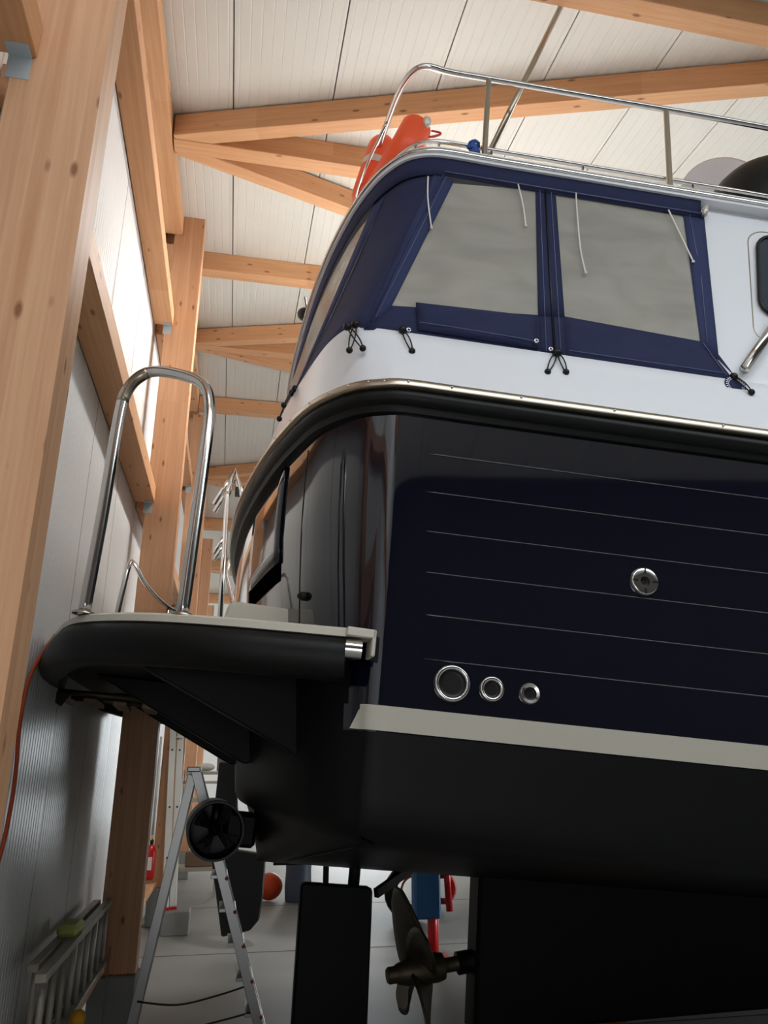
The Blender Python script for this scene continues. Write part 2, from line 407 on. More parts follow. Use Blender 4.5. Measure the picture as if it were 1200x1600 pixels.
def plan(D, inset=0.0, k=4):
    h = [(.1-(.1-x)*(.1+D)/.587, d) for x, d in S0] + SIDE
    h = dens(h, k); L = half_to_loop(h)
    return offset(L, -inset) if inset else L
def normals(L):
    out = []
    for i, p in enumerate(L):
        a = L[max(i-1, 0)]; b = L[min(i+1, len(L)-1)]
        t = Vector((b[0]-a[0], b[1]-a[1])).normalized(); n = Vector((-t.y, t.x))   # loop runs near bow -> stern -> far bow
        out.append((-n.x, -n.y))
    # outward check at the stern
    m = len(L)//2
    if out[m][0] > 0: out = [(-a, -b) for a, b in out]
    return out
def offset(L, o):
    return [(p[0]+n[0]*o, p[1]+n[1]*o) for p, n in zip(L, normals(L))]
def sweep(L, prof, closed=True, cap=True):
    """prof: (outset, z) closed section swept along plan loop L"""
    ns = normals(L); n = len(prof); mb = MB(); v = []
    for p, nn in zip(L, ns):
        for o, zz in prof: v.append((p[0]+nn[0]*o, p[1]+nn[1]*o, zz))
    f = []
    for i in range(len(L)-1):
        for k in range(n if closed else n-1):
            f.append((i*n+k, i*n+(k+1) % n, (i+1)*n+(k+1) % n, (i+1)*n+k))
    if closed and cap: f += [tuple(range(n)), tuple(range((len(L)-1)*n, len(L)*n))]
    return mb.add(v, f)
def zl(L, z): return [(p[0], p[1], z) for p in L]

# topsides (lacquered) with the platform's shade painted on the transom in black, the second material
lev = [(1.27, .40), (1.0, .388), (.8, .372), (.55, .335), (.28, .285), (.05, .237), (-.04, .22)]
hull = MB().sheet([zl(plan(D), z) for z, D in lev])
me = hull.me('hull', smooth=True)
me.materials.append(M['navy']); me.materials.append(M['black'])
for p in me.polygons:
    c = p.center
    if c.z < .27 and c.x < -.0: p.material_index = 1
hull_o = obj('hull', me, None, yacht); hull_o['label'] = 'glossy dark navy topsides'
# underwater body
rows = [zl(plan(.22), -.04), zl(plan(.18), -.25), zl(plan(.17, .004), -.33), zl(plan(.165, .03), -.375), zl(plan(.16, .09), -.405)]
base = plan(.16, .09)
for t in (.15, .3, .45, .6, .75, .88, 1.0):
    rows.append([(p[0]+.05*t*(1 if p[0] < .1 else 0), YC+(p[1]-YC)*(1-t), -.405-.27*t) for p in base])
under = part('underwater_hull', MB().sheet(rows), M['black'], yacht, smooth=True, label='matt black underwater hull')
# waterline stripe, near and far
Ls = plan(.237, k=6)
for sgn in (0, 1):
    seg = [p for p in Ls if p[0] > .03 and p[0] < 9.5 and ((p[1] < YC) != bool(sgn))]
    seg2 = [(seg[-1][0]-.032 if not sgn else seg[-1][0], seg[-1][1])] if False else []
    rows = [[(p[0], p[1], z) for p in offset(seg, .004)] for z in (.05, .008, -.035)]
    i = len(seg)-1 if not sgn else 0
    rows[1][i] = (.03, rows[1][i][1], rows[1][i][2]); rows[0][i] = (.045, rows[0][i][1], rows[0][i][2]); rows[2][i] = (.012, rows[2][i][1], rows[2][i][2])
    ns = 1
    part('waterline_stripe', MB().sheet(rows), M['stripe'], yacht, smooth=True, label='broad off-white waterline stripe')
# long beads on the topsides
for k in range(6):
    z = .227 + .1612*k
    seg = [p for p in plan(.3, k=3) if p[0] > .19 and p[0] < 8 and p[1] < YC]
    x0 = .255 - .012*k
    seg = seg + [(x0, -.1317*x0)]
    part('hull_bead', sweep(offset(seg, 0), [(-.002, z-.0045), (.0028, z-.001), (.0028, z+.001), (-.002, z+.0045)]), M['navy'], hull_o, smooth=True)
# rubbing strake and its stainless cap
Lst = plan(.41)
part('rubbing_strake', sweep(Lst, [(-.03, 1.192), (.015, 1.195), (.024, 1.215), (.024, 1.222), (.042, 1.230), (.054, 1.246), (.054, 1.266), (.045, 1.28), (-.03, 1.28)]), M['rub'], yacht, smooth=True, angle=40, label='black rubber rubbing strake')
trim = part('strake_cap', sweep(Lst, [(-.03, 1.2802), (.054, 1.2802), (.069, 1.288), (.070, 1.305), (.062, 1.32), (.045, 1.329), (-.03, 1.329)]), M['steel2'], yacht, smooth=True, angle=50, label='stainless cap strip on the strake')
for p, nn in list(zip(Lst, normals(Lst)))[::3]:
    if p[1] < YC-.5 and p[0] < 4:
        part('screw_head', MB().sphere((p[0]+nn[0]*.070, p[1]+nn[1]*.070, 1.304), .0055, 8, 5), M['steel'], trim, smooth=True)

# curves above the sheer, all with matching point counts
NS = 12
CB = [(-.345, 0), (-.344, .2), (-.342, .4), (-.335, .65), (-.32, .95), (-.295, 1.22), (-.262, 1.48), (-.225, 1.72), (-.19, 1.87), (-.14, 1.975), (-.05, 2.018), (.1, 2.042)]
CTP = [(-.178, 0), (-.178, .2), (-.176, .4), (-.165, .7), (-.145, .97), (-.12, 1.18), (-.085, 1.4), (-.04, 1.58), (.01, 1.71), (.08, 1.82), (.17, 1.88), (.28, 1.907)]
XS = [.5, .8, 1.2, 1.6, 2.0, 2.6, 3.4, 4.4, 5.4, 6.2]
def line_dy(x, b):
    full = dict(SIDE); xs = [q[0] for q in SIDE]
    if x <= 2: return 2.15+.1317*x-b/CT_
    for i in range(len(xs)-1):
        if xs[i] <= x <= xs[i+1]:
            t = (x-xs[i])/(xs[i+1]-xs[i]); return SIDE[i][1]*(1-t)+SIDE[i+1][1]*t-b/CT_
def deck_curve(stern, b, k=4, o=0):
    h = dens(stern + [(x, line_dy(x, b)) for x in XS], k)
    L = half_to_loop(h)
    return offset(L, o) if o else L
def mixL(A, B, t): return [(a[0]*(1-t)+b[0]*t, a[1]*(1-t)+b[1]*t) for a, b in zip(A, B)]
SHEER = half_to_loop(dens([(.1-(.1-x)*(.1+.41)/.587, d) for x, d in S0] + [(x, line_dy(x, 0)) for x in XS], 4))
SHEER = offset(SHEER, .012)
CBL = deck_curve(CB, .12); CTL = deck_curve(CTP, .28)
assert len(SHEER) == len(CBL) == len(CTL)
rows = [zl(SHEER, 1.318), zl(mixL(SHEER, CBL, .12), 1.335), zl(mixL(SHEER, CBL, .45), 1.46), zl(mixL(SHEER, CBL, .78), 1.58), zl(offset(CBL, .006), 1.652), zl(offset(CBL, -.02), 1.668), zl(offset(CBL, -.2), 1.668)]
part('bulwark', MB().sheet(rows), M['gel'], yacht, smooth=True, angle=50, label='white bulwark above the strake')
# interior deck, so the vinyl has something behind it
part('aft_deck', MB().sheet([zl(offset(CBL, -.15), 1.45), [(p[0], YC, 1.45) for p in CBL]]), M['cream'], yacht)
for x in (1.66,):
    part('saloon_bulkhead', MB().box((x, .5, 1.45), (x+.04, 3.8, 2.78)).box((x-.02, 1.2, 1.45), (x, 1.9, 2.6)), M['cream'], yacht)
part('wheel_seat', MB().box((.55, 2.5, 1.45), (1.4, 3.6, 1.95)).box((1.2, 2.5, 1.95), (1.4, 3.6, 2.4)), M['cream'], yacht, bevel=.03)

# side plane coordinates: s along the tapered side, t 0..1 from bulwark top to roof
def sp(s, t, out=0.0):
    b = .12 + .16*t - out
    return Vector((s*CT_ + b*ST_, -s*ST_ + b*CT_, 1.65 + 1.07*t))
def patch(c, nu=8, nv=6, out=0.0, bulge=0.0, wr=0.0, seed=0):
    """bilinear patch, c = corner (s,t): bottom left, bottom right, top right, top left"""
    rnd = random.Random(seed); rows = []
    ph = [rnd.uniform(0, 6) for _ in range(4)]
    for j in range(nv+1):
        v = j/nv; r_ = []
        for i in range(nu+1):
            u = i/nu
            s = (c[0][0]*(1-u)+c[1][0]*u)*(1-v) + (c[3][0]*(1-u)+c[2][0]*u)*v
            t = (c[0][1]*(1-u)+c[1][1]*u)*(1-v) + (c[3][1]*(1-u)+c[2][1]*u)*v
            e = out + bulge*math.sin(math.pi*u)**.5*math.sin(math.pi*v)**.5 if bulge else out
            e += wr*(math.sin(9*u+5*v+ph[0]) + math.sin(7*v-6*u+ph[1]))*math.sin(math.pi*u)*math.sin(math.pi*v)
            r_.append(sp(s, t, e))
        rows.append(r_)
    return rows
canopy = empty('canopy', parent=yacht); canopy['label'] = 'navy canvas canopy with clear vinyl windows'
def cpart(name, rows, m, label=None, solid=.003):
    o = part(name, MB().sheet(rows), m, canopy, smooth=True, label=label)
    if solid:
        md = o.modifiers.new('thick', 'SOLIDIFY'); md.thickness = solid; md.offset = 0
    return o
W1 = [(-.008, .132), (.69, .204), (.70, .994), (.248, .948)]
W2 = [(.805, .218), (1.474, .191), (1.488, .991), (.794, .978)]
cpart('window_pane', patch(W1, 14, 14, wr=.004, seed=1), M['vinyl'], solid=0)
cpart('window_pane', patch(W2, 14, 14, wr=.005, seed=4), M['vinyl'], solid=0)
cpart('canvas_panel', patch([(-.10, -.012), (.69, 0), (.69, .204), (-.008, .132)], 14, 4, .003, wr=.003), M['canvas'])
cpart('canvas_panel', patch([(.69, -.004), (.805, -.004), (.805, .218), (.69, .204)], 4, 4, .003), M['canvas'])
cpart('canvas_panel', patch([(.805, 0), (1.60, -.012), (1.474, .191), (.805, .218)], 14, 4, .003, wr=.006, seed=3), M['canvas'])
cpart('canvas_panel', patch([(.685, .20), (.81, .214), (.80, 1.0), (.695, 1.0)], 4, 8, .005), M['canvas'])
cpart('canvas_panel', patch([(1.46, .17), (1.535, .10), (1.60, 1.03), (1.485, 1.0)], 4, 8, .005, wr=.005, seed=8), M['canvas2'])
cpart('canvas_panel', patch([(1.535, .10), (1.625, -.01), (1.60, .02), (1.52, .16)], 4, 4, .006), M['canvas'])
cpart('canvas_panel', patch([(-.10, -.01), (.012, .132), (.27, .96), (.17, 1.0)], 4, 10, .004), M['canvas2'])
cpart('window_flap', patch([(.135, .02), (.678, .012), (.672, .188), (.118, .165)], 14, 6, .012, bulge=.022, wr=.006, seed=5), M['canvas'], 'loose canvas flap below the window')
# zips, seams, piping
def sline(name, pts, r, m, out=.008):
    return part(name, MB().tube([sp(s, t, out) for s, t in pts], r, 6), m, canopy, smooth=True)
sline('zip', [(-.075, .03), (.055, .5), (.215, .99)], .006, M['canvas2'], .008)
sline('zip', [(.755, .0), (.748, .5), (.745, 1.0)], .006, M['blk'])
for pts in ([(-.052, .06), (.085, .5), (.232, .985)], [(.715, .01), (.716, .99)], [(.782, .01), (.775, .99)], [(1.49, .19), (1.52, .6), (1.515, 1.0)], [(1.47, .18), (1.555, .02)],
            [(.14, .05), (.4, .048), (.67, .04)], [(.82, .03), (1.2, .03), (1.54, .03)]):
    sline('seam', pts, .0016, M['stitch'], .0095 if pts[0] != (.14, .05) else .03)
# corner panel and aft window of the canopy: ruled between bulwark curve and roof curve
def sub(stern, i0, i1, extra, n, z):
    pts = [(x, YC-d, z) for x, d in stern[i0:i1+1]] + [tuple(e) for e in extra]
    c = cat(pts, 12); ln = [0]
    for a, b in zip(c, c[1:]): ln.append(ln[-1]+(b-a).length)
    out = []
    for k in range(n+1):
        q = ln[-1]*k/n; i = max(j for j in range(len(ln)) if ln[j] <= q+1e-9); i = min(i, len(c)-2)
        t = (q-ln[i])/max(1e-9, ln[i+1]-ln[i]); out.append(c[i].lerp(c[i+1], t))
    return out
def ruled(lo, hi, nv=10, sag=.0):
    return [[a.lerp(b, j/nv) + Vector((.012*math.sin(math.pi*j/nv)*sag, 0, 0)) for a, b in zip(lo, hi)] for j in range(nv+1)]
lo = sub(CB, 5, 9, [sp(-.10, 0, .003)], 12, 1.65); hi = sub(CTP, 8, 10, [sp(.20, 1.0, .003)], 12, 2.72)
cpart('corner_panel', ruled(lo, hi, 12, 1), M['canvas'], 'wide navy canvas panel wrapping the aft corner')
lo = sub(CB, 0, 5, [], 14, 1.65); hi = sub(CTP, 0, 8, [], 14, 2.72)
full = ruled(lo, hi, 12)
cpart('window_pane', [r_[2:-1] for r_ in full[1:12]], M['vinyl'], 'clear vinyl aft window', solid=0)
cpart('canvas_panel', full[:2], M['canvas']); cpart('canvas_panel', [r_[:3] for r_ in full], M['canvas']); cpart('canvas_panel', [r_[-2:] for r_ in full], M['canvas2'])
mir = lambda r_: [Vector((p.x, 2*YC-p.y, p.z)) for p in r_]
cpart('window_pane', [mir(r_[2:-1]) for r_ in full[1:12]], M['vinyl'], 'clear vinyl aft window', solid=0)
cpart('canvas_panel', [mir(r_) for r_ in full[:2]], M['canvas']); cpart('canvas_panel', [mir(r_[-2:]) for r_ in full], M['canvas2'])
lo = sub(CB, 5, 9, [sp(-.10, 0, .003)], 12, 1.65); hi = sub(CTP, 8, 10, [sp(.20, 1.0, .003)], 12, 2.72)
cpart('corner_panel', [mir(r_) for r_ in ruled(lo, hi, 12)], M['canvas'])
cpart('canvas_panel', [mir(r_) for r_ in patch([(-.10, 0), (1.6, 0), (1.6, .2), (-.02, .14)], 6, 2)], M['canvas'])
cpart('window_pane', [mir(r_) for r_ in patch([(-.02, .14), (1.6, .2), (1.6, 1), (.2, 1)], 8, 6)], M['vinyl'], solid=0)
# header band
Lh = [p for p in CTL if p[0] < 1.62 + (.0 if p[1] < YC else 0)]
cpart('header_band', [[(p[0], p[1], z) for p in offset(Lh, o)] for z, o in ((2.70, .010), (2.75, .016), (2.815, .02))], M['canvas'], 'navy canvas band below the roof edge')
hd = part('header_end', MB().tube([sp(1.585, .985, .03), sp(1.60, 1.04, .035)], .014, 8), M['silver'], canopy, smooth=True)
sline('seam', [(.22, 1.0), (1.58, 1.0)], .0025, M['stitch'], .022)
# toggles with elastic loops
def toggle(p0, p1, nrm):
    p0 = Vector(p0); p1 = Vector(p1); d = (p1-p0).normalized(); sx = d.cross(nrm).normalized()
    e = part('toggle', MB().sphere(p0, .019, 12, 8), M['blk'], canopy, smooth=True, label='black elastic toggle')
    part('toggle_ball', MB().sphere(p1, .015, 12, 8), M['blk'], e, smooth=True)
    n = 8; a = []; b = []
    for i in range(n+1):
        t = i/n; q = p0.lerp(p1, t) + nrm*.006*math.sin(math.pi*t)
        wdt = .011*math.sin(math.pi*min(1, t*1.0))**.6
        a.append(q+sx*wdt); b.append(q-sx*wdt)
    part('elastic_loop', MB().tube(a+b[::-1][1:], .0032, 6), M['blk'], e, smooth=True)
nrm = Vector((-ST_, -CT_, .15)).normalized()
for a, b in (((-.138, -.002), (-.151, -.150)), ((-.171, -.02), (-.096, -.130)), ((.068, .005), (.114, -.108)), ((.757, .004), (.709, -.115)), ((.765, .004), (.792, -.102)), ((1.585, .012), (1.648, -.066))):
    toggle(sp(*a, .016), sp(*b, .024-.35*b[1]*.2), nrm)
toggle((-.30, YC-1.28, 1.66), (-.345, YC-1.28, 1.50), Vector((-1, -.2, 0)).normalized())
toggle((-.292, YC-1.33, 1.66), (-.34, YC-1.40, 1.52), Vector((-1, -.2, 0)).normalized())
# hanging white cords
for pts in ([(.136, .95), (.142, .8), (.168, .614)], [(.599, .999), (.622, .86), (.634, .723)], [(.904, 1.006), (.902, .851), (.906, .62), (.922, .484)], [(1.397, .99), (1.44, .83), (1.485, .663)]):
    c = cat([sp(s, t, .018) for s, t in pts], 6)
    part('cord', MB().tube(c, .0042, 6).sphere(c[-1], .008, 8, 6), M['cord'], canopy, smooth=True, label='short white cord hanging from the roof edge')
for q_ in ((.095, .012, .012), (.664, .04, .03), (.735, .02, .012), (1.59, 1.03, .03)):
    part('eyelet', MB().lathe([(.005, .002), (.007, .004), (.011, .004), (.012, 0)], 14, Matrix.Translation(sp(*q_)) @ Vector((-ST_, -CT_, .15)).to_track_quat('Z', 'Y').to_matrix().to_4x4()), M['steel'], canopy, smooth=True)

# cabin side, window, roof
cab = MB().sheet(patch([(1.46, -.005), (1.99, -.005), (1.99, 1.08), (1.46, 1.08)], 4, 6, -.012))
Lc0 = [p for p in CBL if p[0] > 1.955 and p[1] < YC]; Lc1 = [CTL[i] for i, p in enumerate(CBL) if p[0] > 1.955 and p[1] < YC]
cab.sheet([zl(offset(Lc0, -.012), 1.645), zl(offset(Lc1, -.012), 2.81)])
fx = max(p[0] for p in CBL)
cab.sheet([[(fx, .0, 1.645), (fx, 2*YC, 1.645)], [(fx-.3, .2, 2.81), (fx-.3, 2*YC-.2, 2.81)]])
part('cabin_side', cab, M['gel'], yacht, label='white cabin side')
def rrect(s0, s1, t0, t1, rs, rt, n=5, skew=0.0):
    P = []
    for cx, cy, a0 in ((s1-rs, t1-rt, 0), (s0+rs, t1-rt, 90), (s0+rs, t0+rt, 180), (s1-rs, t0+rt, 270)):
        for k in range(n+1):
            a = R(a0+90*k/n); P.append((cx+rs*math.cos(a), cy+rt*math.sin(a)))
    return [(s+skew*(t-t0), t) for s, t in P]
win = part('cabin_window', MB().prism(rrect(1.80, 3.0, .42, .93, .09, .09, skew=.16), -.005, .012, lambda s, t, d: sp(s, t, d-.012)), M['glass'], yacht, label='dark tinted cabin window')
po = rrect(1.795, 3.005, .415, .935, .09, .09, skew=.16)
part('window_frame', MB().tube([sp(s, t, .004) for s, t in po], .009, 8, closed=True), M['blk'], win, smooth=True)
po = rrect(1.745, 3.06, .25, .975, .1, .09, skew=.13)
part('window_recess_line', MB().tube([sp(s, t, -.011) for s, t in po], .003, 6, closed=True), M['steel2'], win, smooth=True)
part('grab_rail', MB().tube([sp(1.635, .05, .03), sp(1.82, .315, .04), sp(2.10, .72, .04), sp(2.12, .75, -.01)], .024, 12), M['steel'], yacht, smooth=True, label='slanting stainless grab rail')
# round compass emblem
em = MB().lathe([(0.001, .004), (.05, .004), (.05, 0)], 28, Matrix.Translation(sp(1.587, -.03, .012)) @ nrm.to_track_quat('Z', 'Y').to_matrix().to_4x4())
emo = part('compass_emblem', em, M['canvas'], yacht, label='round blue compass emblem')
mwE = Matrix.Translation(sp(1.587, -.03, .0165)) @ nrm.to_track_quat('Z', 'Y').to_matrix().to_4x4()
tk = MB()
for k in range(24):
    a = 2*math.pi*k/24; c = Vector((math.cos(a), math.sin(a), 0))
    tk.bar(mwE @ (c*.037), mwE @ (c*.046), .004, .001, nrm)
tk.tube([mwE @ Vector((.033*math.cos(R(a)), .033*math.sin(R(a)), 0)) for a in range(0, 360, 15)], .0012, 5, closed=True)
part('emblem_ticks', tk, M['gel'], emo)
# roof slab
def lid(L, z0, z1, o):
    q = offset(L, o); n = len(q); mb = MB()
    mb.sheet([zl(q, z0), zl(q, z1)]); 
    for z in (z0, z1): mb.sheet([zl(q, z), [(p[0], YC+(p[1]-YC)*.0, z) for p in q]])
    return mb
part('roof', lid(CTL, 2.805, 2.845, .035), M['gel'], yacht, label='white cabin roof')
part('roof_gutter', sweep(CTL, [(.03, 2.822), (.048, 2.824), (.052, 2.834), (.048, 2.842), (.03, 2.844)]), M['steel'], yacht, smooth=True, angle=50, label='stainless trim along the roof edge')
part('roof_coaming', sweep(CTL, [(.03, 2.845), (.025, 2.872), (-.0, 2.885), (-.05, 2.885), (-.05, 2.845)]), M['gel'], yacht, smooth=True, angle=50)
part('toe_rail', MB().tube(zl(offset(CTL, -.05), 2.985), .012, 8), M['steel'], yacht, smooth=True, label='low stainless toe rail on the roof')
for i in range(6, len(CTL)-6, 6):
    p = offset(CTL, -.05)[i]; part('toe_rail_foot', MB().tube([(p[0], p[1], 2.87), (p[0], p[1], 2.985)], .007, 6), M['steel'], yacht, smooth=True)
# guard rail
GR = [(x, line_dy(x, .30)) for x in (6.0, 4.4, 3.0, 2.0, 1.0, .5, .25)]
half = [(x, YC-d, 3.45) for x, d in GR] + [(.12, .275, 3.45), (.055, .325, 3.445), (.018, .45, 3.44), (.004, .7, 3.44), (0, 1.2, 3.44), (0, YC, 3.44)]
c = cat(half, 5); c = c + [Vector((p.x, 2*YC-p.y, p.z)) for p in reversed(c[:-1])]
rail = part('guard_rail', MB().tube(c, .0165, 10), M['steel'], yacht, smooth=True, label='stainless guard rail around the cabin roof')
for x in (.46, 1.46, 2.46, 3.6, 5.0):
    for sg in (1, -1):
        y = YC-line_dy(x, .30); y = y if sg > 0 else 2*YC-y
        part('stanchion', MB().tube([(x, y, 2.86), (x, y, 3.45)], .0155, 10).lathe([(.03, 2.862), (.03, 2.874), (.017, 2.882)], 12, Matrix.Translation((x, y, 0))), M['steel2'], rail, smooth=True, angle=50)
for y in (1.5, 2.8): part('stanchion', MB().tube([(-.02, y, 2.86), (-.0, y, 3.44)], .0155, 10), M['steel2'], rail, smooth=True)
part('awning_pole', MB().tube([(.47, .36, 2.88), (1.20, .50, 5.2)], .017, 10), M['steel2'], yacht, smooth=True, label='slanting metal pole rising from the roof')

# through-hull fittings
def fitting(x, z, r, r2, name, lab, deep=.05):
    ns = Vector((-ST_, -CT_, 0)); mw = Matrix.Translation((x, -.1317*x, z)) @ ns.to_track_quat('Z', 'Y').to_matrix().to_4x4()
    o = part(name, MB().lathe([(r, -.003), (r, .006), (r*.96, .013), (r*.88, .016), (r2*1.06, .013), (r2, .006), (r2, .002)], 32, mw), M['steel'], yacht, smooth=True, angle=60, label=lab)
    part('bore', MB().lathe([(r2*1.02, .004), (r2*.98, .0015), (r2*.7, .001), (.0005, .001)], 28, mw), M['blk'], o, smooth=True)
    return o, mw
fitting(.352, .151,   .066, .048, 'exhaust_outlet', 'largest round stainless exhaust outlet')
fitting(.496, .146, .045, .029, 'drain_outlet', 'middle round stainless drain outlet')
fitting(.634, .144, .038, .022, 'drain_outlet', 'smallest round stainless drain outlet')
o, mw = fitting(1.073, .615, .055, .018, 'deck_vent', 'round stainless vent with four notches')
nt_ = MB()
for a in (0, 90, 180, 270):
    cc = Vector((math.cos(R(a)), math.sin(R(a)), 0)); nt_.bar(mw @ (cc*.03+Vector((0, 0, .0165))), mw @ (cc*.05+Vector((0, 0, .0158))), .006, .002, Vector((-ST_, -CT_, 0)))
part('notch', nt_, M['rub'], o)

# transom door, outlines and hardware
def tsurf(dy, z, out=0.0):
    """point on the transom surface"""
    D = None
    for (z1, d1), (z0, d0) in zip(lev, lev[1:]):
        if z0 <= z <= z1: t = (z-z0)/(z1-z0); D = d0*(1-t)+d1*t
    if D is None: D = .22
    h = dens([(.1-(.1-x)*(.1+D)/.587, d) for x, d in S0], 6)
    for a, b in zip(h, h[1:]):
        if a[1] <= abs(dy) <= b[1]:
            t = (abs(dy)-a[1])/(b[1]-a[1]); x = a[0]*(1-t)+b[0]*t
            tx = Vector((b[0]-a[0], b[1]-a[1])).normalized(); n = Vector((-tx.y, tx.x*0+tx.x))
            n = Vector((-tx.y, tx.x)); 
            if n.x > 0: n = -n
            return Vector((x+n.x*out, YC-dy-n.y*out*(1 if dy > 0 else -1), z))
# transom door, raised a little off the transom
def tpatch(d0, d1, z0, z1, out, nu=8, nv=6):
    return [[tsurf(d0+(d1-d0)*i/nu, z0+(z1-z0)*j/nv, out) for i in range(nu+1)] for j in range(nv+1)]
door = part('transom_door', MB().sheet(tpatch(.77, 1.46, .70, 1.17, .007)), M['navy'], yacht, smooth=True, label='glossy transom door')
md = door.modifiers.new('thick', 'SOLIDIFY'); md.thickness = .012; md.offset = 0
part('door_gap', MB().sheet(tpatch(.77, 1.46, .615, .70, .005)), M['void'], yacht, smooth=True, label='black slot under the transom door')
part('door_seam', MB().tube([tsurf(.75, .3+.9*k/8, .002) for k in range(9)], .006, 6), M['blk'], yacht, smooth=True)
part('painted_reflection', MB().tube([tsurf(1.74, .35+.80*k/8, .001) for k in range(9)], .0022, 6), M['blk'], yacht, smooth=True)  # thin dark line painted in for a cord's reflection
part('stern_light', MB().sphere(tsurf(1.80, .48, .008), .026, 14, 10, (1, 1, .7)), M['rub'], yacht, smooth=True, label='small rounded fitting low on the corner')

# swim platform
plat = empty('swim_platform', parent=yacht); plat['label'] = 'swim platform with black rubber rim'
PO = [(-1.295, 0), (-1.29, .3), (-1.25, .78), (-1.16, 1.19), (-1.06, 1.58), (-.955, 1.78), (-.735, 1.96), (-.47, 2.072), (-.22, 2.138), (-.04, 2.182)]
POL = half_to_loop(dens(PO, 6))
dk = POL + []
q = offset(POL, .012); inner = [(.05, p[1]) for p in q]
dm = MB().sheet([zl(q, .268), zl(q, .292), zl(offset(POL, 0), .301), [(.0, p[1], .301) for p in q]])
dm.sheet([zl(q, .268), [(.0, p[1], .268) for p in q]])
part('platform_deck', dm, M['cream'], plat, smooth=True, angle=40, label='cream deck edge of the swim platform')
part('platform_rim', sweep(POL[0:], [(-.07, .118), (-.03, .118), (.005, .130), (.028, .155), (.038, .195), (.034, .232), (.016, .258), (-.01, .268), (-.07, .268)]), M['rub'], plat, smooth=True, angle=60, label='rounded black rubber rim')
qi = offset(POL, -.06)
part('platform_underside', MB().sheet([zl(qi, .12), zl(qi, .205), [(0, p[1], .205) for p in qi]]), M['black'], plat, label='black underside plate')
for sg in (1, -1):
    yy = (lambda d: YC-sg*d)
    part('rim_end_cap', MB().tube([(-.045, yy(2.19), .225), (.012, yy(2.2), .225)], .036, 14), M['steel'], plat, smooth=True, angle=50, label='chrome end cap of the rim')
    m_ = MB(); a, b = sorted((yy(2.05), yy(2.222)))
    m_.box((-.05, a, .268), (.055, b, .3)).box((.042, a, .205), (.056, b, .3))
    part('deck_end', m_, M['cream'], plat, bevel=.004)
for y, poly in ((.5, [(-.90, .204), (-.14, -.112), (-.105, -.132), (-.07, -.125), (-.03, -.02), (.02, .204)]), (1.62, [(-1.04, .204), (-.25, -.15), (-.21, -.165), (-.17, -.14), (-.12, .204)]),
                (2.68, [(-1.04, .204), (-.25, -.15), (-.21, -.165), (-.17, -.14), (-.12, .204)]), (3.8, [(-.90, .204), (-.14, -.112), (-.105, -.132), (-.07, -.125), (-.03, -.02), (.02, .204)])):
    part('gusset', MB().prism(poly, -.045, .045, lambda a, b, d, y=y: (a, y+d, b)), M['black'], plat, bevel=.006, label='black bracket fin under the platform')
for x, y in ((-1.05, .9), (-1.12, 1.3), (-1.2, 1.7), (-.95, .62)):
    part('bolt', MB().lathe([(.018, .19), (.018, .207)], 8, Matrix.Translation((x, y, 0))).lathe([(.0005, .19), (.018, .19)], 8, Matrix.Translation((x, y, 0))), M['blk'], plat)
# folded bathing ladder slung below
ld = part('bathing_ladder', MB().tube([(-1.36, 1.72, .105), (-.7, 1.72, .115)], .016, 8).tube([(-1.36, 2.08, .105), (-.7, 2.08, .115)], .016, 8), M['bronze'], plat, smooth=True, label='folded bathing ladder under the platform')
for k in range(4):
    x = -1.24+.15*k; part('tread', MB().box((x, 1.7, .065), (x+.07, 2.1, .09)), M['brass'], ld, bevel=.004)
part('latch', MB().prism([(-1.42, .12), (-1.26, .10), (-1.15, .10), (-1.19, .03), (-1.28, .075), (-1.41, .10)], 1.68, 1.70, lambda a, b, d: (a, d, b)), M['blk'], ld)
# platform hoop rails
hp = cat([(-.99, .41, .30), (-1.006, .405, .72), (-1.028, .40, 1.14), (-1.018, .397, 1.27), (-.97, .385, 1.345), (-.90, .355, 1.362), (-.77, .295, 1.33), (-.70, .26, 1.28), (-.668, .24, 1.19), (-.655, .225, 1.08), (-.637, .20, .7), (-.62, .175, .30)], 6)
hoop = part('hoop_rail', MB().tube(hp, .024, 14), M['steel'], plat, smooth=True, label='tall stainless hoop rail on the swim platform')
for p in (hp[0], hp[-1]):
    part('rail_foot', MB().lathe([(.045, .300), (.045, .308), (.026, .315)], 16, Matrix.Translation((p.x, p.y, 0))), M['steel2'], hoop, smooth=True)
part('rail_sleeve', MB().tube(hp[14:27], .0252, 14), M['steel2'], hoop, smooth=True)
r2 = cat([(-1.055, 2.05, .30), (-1.053, 2.08, .80), (-1.05, 2.12, .94), (-1.04, 2.3, .985), (-1.0, 2.75, .985), (-.93, 3.2, .985), (-.84, 3.55, .985), (-.70, 3.8, .985), (-.57, 3.93, .96), (-.53, 3.96, .86), (-.53, 3.97, .30)], 6)
rl = part('curved_rail', MB().tube(r2, .0165, 10), M['steel'], plat, smooth=True, label='low curved stainless rail on the far side of the platform')
part('rail_post', MB().tube([(-.845, 3.54, .30), (-.845, 3.54, .975)], .0145, 10), M['steel'], rl, smooth=True)
# moulded step on the platform
st = MB().prism([(.301, -.478), (.445, -.455), (.463, -.443), (.468, -.42), (.468, -.05), (.301, -.05)], .56, 1.45, lambda a, b, d: (b, d, a))
part('boarding_step', st, M['cream'], plat, bevel=.012, label='cream moulded boarding step')

